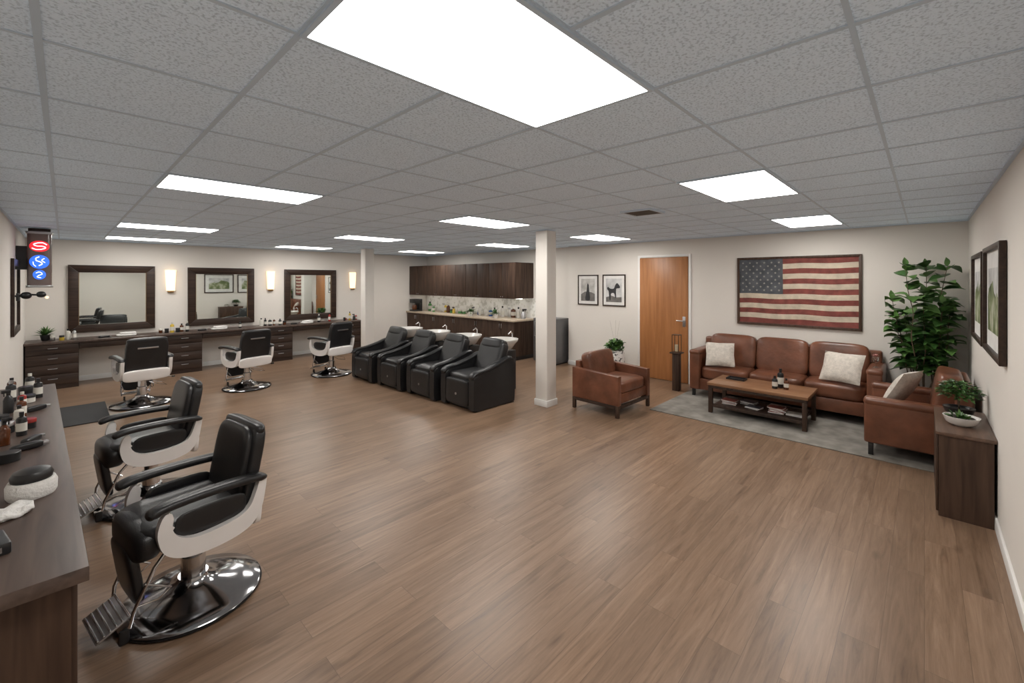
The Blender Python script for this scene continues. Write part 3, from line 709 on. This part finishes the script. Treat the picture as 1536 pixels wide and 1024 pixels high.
for i in range(22):
    y=6.35+i*.165+random.uniform(-.02,.02); m=kk[random.randrange(10)]; k=random.choice((0,0,1,2,2))
    h=random.uniform(.16,.27) if k<2 else random.uniform(.09,.14)
    bottle(k,M[m],M[random.choice(('blackp','label','steel'))],h,random.uniform(.035,.055),(6.86+random.uniform(0,.22),y,ZK),"%s %s on the kitchen countertop"%(dict(names,ceram='white')[m],("bottle","spray bottle","canister")[k]),"bottle" if k<2 else "canister",gK,random.uniform(0,6))
for i,(y) in enumerate((6.9,7.75)):
    t=thing("potted_plant","small leafy green plant in white pot on the countertop","plant",(6.66,y,ZK),0,"countertop plants")
    part(pot(M['ceram'],.06,.10),"pot",t); b=B()
    for k in range(46):
        a=random.uniform(0,2*pi); e=random.uniform(.1,1.4); b.leaf(M['leaf2'] if k%2 else M['leaf'],(0,0,.08),(math.cos(a)*math.cos(e),math.sin(a)*math.cos(e),math.sin(e)),random.uniform(.10,.2),.035,.3)
    part(b,"foliage",t)
t=thing("mini_fridge","dark grey under-counter appliance beside the kitchen cabinets","fridge",(6.75,5.28,0))
part(B().b2(M['fridge'],(.03,0,.03),(.45,.58,.92),.008).b2(M['blackp'],(.05,.02,0),(.42,.56,.03)),"body",t)
dd=part(B().b2(M['fridge'],(0,0,.05),(.0295,.58,.92),.006),"door",t)
part(B().tube(M['steel'],[(-.001,.52,.55),(-.03,.52,.55),(-.03,.52,.85),(-.001,.52,.85)],.008),"handle",dd)
t=thing("coffee_maker","black drip coffee maker with glass carafe on the countertop","coffee maker",(6.70,10.08,ZK),-pi/2)
part(B().b2(M['blackp'],(-.12,-.13,0),(.12,.13,.04),.01).b2(M['blackp'],(-.12,.04,.04),(.12,.13,.26),.01).b2(M['blackp'],(-.12,-.13,.22),(.12,.13,.33),.01),"body",t)
part(B().lathe(M['amber'],[(0,.041),(.06,.041),(.07,.1),(.05,.18),(0,.18)],(0,-.05,0)),"carafe",t,"dark glass carafe")

# ---------------------------------------------------------------- lounge
ZR=.0115
def sofa(name,loc,rot,W,D,nseat,lab,cat,back=.88,arm=.68,seat=.44,armw=.15,leg=.10,legm='blackp'):
    t=thing(name,lab,cat,loc,rot)
    L=M['leather']
    part(B().b2(L,(-D/2+.02,-W/2+armw*.6,leg),(D/2-.03,W/2-armw*.6,leg+.16),.012),"base",t)
    sw=(W-2*armw)/nseat
    for k in range(nseat):
        y=-W/2+armw+sw*(k+.5)
        part(B().soft(L,(.06,y,(leg+.16+seat)/2+.004),(D-.16,sw-.004,seat-leg-.14),6,11),"seat_cushion",t)
        b=B().soft(L,(-D/2+.17,y,(seat+back)/2-.01),(.18,sw-.004,back-seat+.06),6,11,(0,math.radians(-9),0))
        part(b,"back_cushion",t)
    part(B().b2(L,(-D/2,-W/2+.03,leg),(-D/2+.12,W/2-.03,back-.05),.03,seg=4),"back_frame",t)
    for s_ in (-1,1):
        a,c=(W/2-armw)*s_,(W/2)*s_
        b=B().b2(L,(-D/2,min(a,c),leg),(D/2,max(a,c),arm-.03),.022,seg=4)
        b.b2(L,(-D/2+.002,min(a,c)-.006,arm-.075),(D/2+.006,max(a,c)+.006,arm),.032,seg=5)
        part(b,"armrest",t)
    for sx_ in (-1,1):
        for s_ in (-1,1):
            part(B().b2(M[legm],(sx_*(D/2-.05)-.020,s_*(W/2-.05)-.020,0),(sx_*(D/2-.05)+.020,s_*(W/2-.05)+.020,leg+.002),.003),"leg",t,"short dark leg")
    return t
sofa("sofa",(6.72,1.42,ZR),pi,2.16,.68,3,"three-seat brown leather sofa against the wall under the flag","sofa",.865,.67,.43,.14)
sofa("loveseat",(5.865,.055,ZR),pi/2,.97,.74,1,"small brown leather loveseat against the side wall","loveseat",.81,.555,.41,.13,.12)
t=thing("armchair","brown leather box armchair with dark wood legs near the column","armchair",(5.10,3.04,0),-pi/2-.03)
W,D=.80,.70; L=M['leather']
part(B().b2(L,(-D/2+.03,-W/2+.07,.16),(D/2-.02,W/2-.07,.28),.012),"base",t)
part(B().soft(L,(.06,0,.348),(D-.14,W-.15,.155),7,10),"seat_cushion",t)
part(B().soft(L,(-D/2+.15,0,.555),(.16,W-.20,.36),6,10,(0,math.radians(-12),0)),"back_cushion",t)
part(B().b2(L,(-D/2,-W/2+.07,.15),(-D/2+.07,W/2-.07,.62),.010,seg=3),"back_frame",t)
for s_ in (-1,1):
    a,c=(W/2-.075)*s_,(W/2)*s_
    part(B().prism(L,[(-D/2,.15),(D/2,.15),(D/2,.51),(-D/2,.545)],min(a,c),max(a,c),.008,seg=3),"armrest",t)
for sx_ in (-1,1):
    for s_ in (-1,1):
        part(B().b2(M['darkwoodz'],(sx_*(D/2-.022)-.020,s_*(W/2-.022)-.020,0),(sx_*(D/2-.022)+.020,s_*(W/2-.022)+.020,.15),.003),"leg",t,"dark square wood leg")
part(B().b2(M['darkwood'],(-D/2+.044,-W/2+.003,.110),(D/2-.044,-W/2+.04,.149),.003),"rail",t,"dark wood base rail")
part(B().b2(M['darkwood'],(-D/2+.044,W/2-.04,.110),(D/2-.044,W/2-.003,.149),.003),"rail",t,"dark wood base rail")
part(B().b2(M['darkwood'],(D/2-.04,-W/2+.044,.110),(D/2-.003,W/2-.044,.149),.003),"rail",t,"dark wood base rail")
def pil(loc,yaw,lean,size,lab):
    X=Matrix.Rotation(yaw,4,'Z')@Matrix.Rotation(lean,4,'Y')@Matrix.Rotation(pi/2,4,'Z')
    b=B().pillow(M['pillow'],size,X)
    solo(b,"throw_pillow",lab,"pillow",loc,0,"throw pillows")
pil((6.53,2.12,.635),pi+.35,math.radians(62),(.38,.36,.14),"cream textured throw pillow leaning on the brown sofa")
pil((6.51,.72,.645),pi-.25,math.radians(62),(.42,.38,.14),"cream textured throw pillow leaning on the brown sofa")
pil((5.82,.16,.62),pi/2-.35,math.radians(62),(.42,.40,.13),"cream textured throw pillow on the leather loveseat")
solo(B().b2(M['rug'],(5.32,-.335,0.0005),(7.07,2.60,.0105),.004),"rug","soft mottled grey area rug under the coffee table","rug")
t=thing("coffee_table","rectangular oak coffee table with dark legs and lower shelf","table",(6.0,1.47,ZR))
a,c=.30,.54
part(B().b2(M['tablewood'],(-a,-c,.350),(a,c,.385),.004).b2(M['darkwood'],(-a+.012,-c+.012,.315),(a-.012,c-.012,.3495),.002),"tabletop",t)
for i in (-1,1):
    for j in (-1,1):
        part(B().b2(M['darkwoodz'],(i*(a-.035)-.023,j*(c-.035)-.023,0),(i*(a-.035)+.023,j*(c-.035)+.023,.3145),.003),"leg",t,"dark square leg")
part(B().b2(M['darkwood'],(-a+.06,-c+.06,.08),(a-.06,c-.06,.105),.003).b2(M['darkwood'],(-a+.02,-c+.06,.075),(-a+.06,c-.06,.115),.002).b2(M['darkwood'],(a-.06,-c+.06,.075),(a-.02,c-.06,.115),.002),"shelf",t)
random.seed(5)
ms=[M['mag1'],M['mag2'],M['mag3']]
mags=[]
for (x,y,n_) in ((5.92,1.80,4),(6.06,1.62,3),(5.91,1.52,2),(5.92,1.27,5),(6.07,1.30,3),(5.93,1.09,2)):
    for q in range(n_): mags.append((x+random.uniform(-.01,.01),y+random.uniform(-.01,.01),q))
for i,(x,y,q) in enumerate(mags):
    m=ms[(i*2+q)%3]
    solo(B().b2(M['paper'],(-.08,-.065,.001),(.08,.065,.011)).b2(m,(-.082,-.068,.0111),(.082,.068,.013)).b2(m,(-.082,-.068,0),(.082,-.0655,.0111)),"magazine",("red","pale","dark")[(i*2+q)%3]+" covered magazine stacked on the table shelf","magazine",(x,y,ZR+.1152-.01+.0132*q),random.uniform(-.3,.3)+pi/2,"magazines on table shelf")
ZT=ZR+.3855
t=thing("serving_tray","low black tray on the coffee table","tray",(6.12,1.78,ZT),0)
part(B().b2(M['blackp'],(-.07,-.11,0),(.07,.11,.006)).b2(M['blackp'],(-.07,-.11,.006),(-.062,.11,.022)).b2(M['blackp'],(.062,-.11,.006),(.07,.11,.022)).b2(M['blackp'],(-.062,-.11,.006),(.062,-.102,.022)).b2(M['blackp'],(-.062,.102,.006),(.062,.11,.022)),"tray_body",t)
bottle(0,M['blackp'],M['blackp'],.23,.034,(6.02,1.26,ZT),"tall black bottle on the coffee table","bottle","bottles on coffee table")
bottle(0,M['blackp'],M['blackp'],.15,.03,(5.93,1.30,ZT),"short black bottle on the coffee table","bottle","bottles on coffee table")
bottle(0,M['amber'],M['blackp'],.13,.026,(5.97,1.19,ZT),"short amber bottle on the coffee table","bottle","bottles on coffee table")
t=thing("pedestal_stand","slim dark wood pedestal stand beside the sofa","stand",(6.55,2.76,0))
part(B().b2(M['darkwoodz'],(-.05,-.05,.0),(.05,.05,.57),.003).b2(M['darkwood'],(-.08,-.08,.57),(.08,.08,.59),.003),"stand_body",t)
t=thing("candle_lantern","brown metal framed glass candle lantern on the pedestal","lantern",(6.55,2.76,.5905))
b=B().b2(M['bronze'],(-.055,-.055,0),(.055,.055,.012))
for i in (-1,1):
    for j in (-1,1): b.b2(M['bronze'],(i*.050-.005,j*.050-.005,.012),(i*.050+.005,j*.050+.005,.26))
b.b2(M['bronze'],(-.055,-.055,.26),(.055,.055,.272))
part(b,"lantern_frame",t)
part(B().cyl(M['wick'],(0,0,.013),.025,.10),"candle",t,"cream pillar candle")
t=thing("potted_plant","bushy green plant with thin twigs in black and white pot","plant",(6.80,3.97,0))
part(B().lathe(M['mosaic'],[(0,0),(.11,0),(.15,.06),(.165,.2),(.155,.42),(.14,.46),(.125,.46),(.12,.42),(0,.42)]),"pot",t,"black and white mosaic pot")
b=B()
for k in range(260):
    a=random.uniform(0,2*pi); e=random.uniform(.25,1.45); b.leaf(M['leaf2'] if k%3==0 else M['leaf'],(random.uniform(-.11,.11),random.uniform(-.11,.11),.46+random.uniform(0,.14)),(math.cos(a)*math.cos(e),math.sin(a)*math.cos(e),math.sin(e)),random.uniform(.08,.14),.05,.4)
part(b,"foliage",t)
b=B()
for a,e in ((.5,.12),(2.4,.1),(4.2,.14)):
    b.tube(M['stem'],[(0,0,.40),(e*.4*math.cos(a),e*.4*math.sin(a),.70),(e*math.cos(a),e*math.sin(a),.98)],.0009,5)
part(b,"twig",t,"thin bare twigs")
t=thing("potted_tree","tall bushy broad-leaved green indoor tree in corner pot","plant",(6.76,-.01,ZR))
part(pot(M['blackp'],.14,.30),"pot",t,"dark round planter")
random.seed(9); bst=B(); bl=B()
lim=lambda p: Vector((max(-.40,min(p.x,XR-6.76-.02)),min(.355,max(p.y,YR+.01+.03)),p.z))
for k in range(10):
    a=2*pi*k/10+random.uniform(-.2,.2); R=random.uniform(.12,.32); top=random.uniform(1.15,1.72) if k%4 else 1.84
    pts=[(0.02*math.cos(a),0.02*math.sin(a),.28)]
    for q in range(1,7):
        f=q/6; pts.append((R*f**.6*math.cos(a)+random.uniform(-.02,.02),R*f**.6*math.sin(a)+random.uniform(-.02,.02),.28+(top-.28)*f))
    pts=[tuple(lim(Vector(p))) for p in pts]
    sp=smooth_loop(pts,4,False); tp=[.016*(1-.7*i/len(sp)) for i in range(len(sp))]; bst.sweep(M['stem'],sp,tp,tp,6)
    for i,p in enumerate(sp):
        if p[2]<.66: continue
        for r_ in range(2):
            aa=random.uniform(0,2*pi); e=random.uniform(-.1,.8)
            bl.leaf(M['leaf'] if random.random()<.55 else M['leaf2'],p,(math.cos(aa)*math.cos(e),math.sin(aa)*math.cos(e),math.sin(e)),random.uniform(.15,.21),random.uniform(.11,.15),.35,5,lim)
    bl.leaf(M['leaf2'],sp[-1],(0.2,0.1,1),.12,.06,.1,5,lim)
part(bst,"stem",t); part(bl,"foliage",t)
t=thing("console_cabinet","dark walnut console cabinet against the wall","cabinet",(4.37,YR+.016,0))
part(B().b2(M['walnutz'],(.01,0,0.0),(.84,.27,.585)),"body",t)
part(B().b2(M['walnutx'],(0,-.012,.5855),(.85,.285,.61),.003),"top",t)
for q in range(2): part(B().b2(M['walnutz'],(.02+q*.41,.2705,.03),(.42+q*.41,.284,.575),.002),"door",t)
ZS=.6105
t=thing("potted_plant","low succulent arrangement in shallow white bowl on console","plant",(4.66,-.20,ZS))
part(B().lathe(M['ceram'],[(0,0),(.05,0),(.085,.025),(.10,.065),(.102,.07),(.094,.07),(.08,.05),(0,.05)],seg=30),"bowl",t,"shallow white ceramic bowl")
part(B().lathe(M['soil'],[(0,.051),(.085,.051),(.07,.062),(0,.066)]),"soil",t); b=B()
for k in range(60):
    a=random.uniform(0,2*pi); rr=random.uniform(0,.06); e=random.uniform(.1,1.3); b.leaf(M['leaf2'] if k%3==0 else M['leaf'],(rr*math.cos(a),rr*math.sin(a),.06),(math.cos(a)*math.cos(e),math.sin(a)*math.cos(e),math.sin(e)),random.uniform(.03,.06),.018,.2)
part(b,"foliage",t)
t=thing("potted_plant","small dense bonsai-like plant in dark bowl on console","plant",(4.98,-.20,ZS))
part(B().lathe(M['blackp'],[(0,0),(.05,0),(.08,.03),(.095,.07),(.087,.07),(.07,.055),(0,.055)],seg=26),"bowl",t,"dark shallow bowl")
b=B()
for k in range(520):
    a=random.uniform(0,2*pi); e=random.uniform(-.2,1.5); rr=.12*random.random()**.4
    p=(rr*math.cos(a)*math.cos(e)*1.15,rr*math.sin(a)*math.cos(e),.17+rr*math.sin(e)*.9)
    b.leaf(M['leaf'] if k%4 else M['leaf2'],p,(math.cos(a)+random.uniform(-.5,.5),math.sin(a)+random.uniform(-.5,.5),random.uniform(-.3,.8)),random.uniform(.03,.05),.022,.2,3)
part(b,"foliage",t)
part(B().tube(M['stem'],[(0,0,.05),(.01,.0,.10),(-.01,.01,.18)],.009),"stem",t)
t=thing("flower_glass","small glass with pale pink flower on the sofa arm","vase",(6.56,.41,ZR+.6705))
part(B().lathe(M['glass'],[(0,0),(.03,0),(.03,.005),(.005,.012),(.005,.05),(.03,.08),(.034,.12),(.031,.12),(.026,.082),(0,.06)],seg=18),"glass",t)
b=B()
for k in range(14):
    a=2*pi*k/7; b.leaf(M['pink'],(0,0,.12),(math.cos(a),math.sin(a),.8 if k<7 else 2),.05,.03,.2,3)
part(b,"flower",t,"pale pink flower")

# ---------------------------------------------------------------- camera
cam=bpy.data.cameras.new("camera"); co=bpy.data.objects.new("camera",cam); COL.objects.link(co)
cam.sensor_width=36; cam.lens=36*645/1536; cam.shift_y=-92/1536; cam.clip_start=0.02
co.location=(0,0,1.7); ang=math.radians(43.8)
co.rotation_euler=(pi/2,0,ang-pi/2)
scene.camera=co
w=bpy.data.worlds.new("world"); scene.world=w; w.use_nodes=True
w.node_tree.nodes["Background"].inputs[0].default_value=(0.8,0.85,1,1); w.node_tree.nodes["Background"].inputs[1].default_value=0.3
scene.view_settings.view_transform='Standard'
scene.view_settings.exposure=1.04
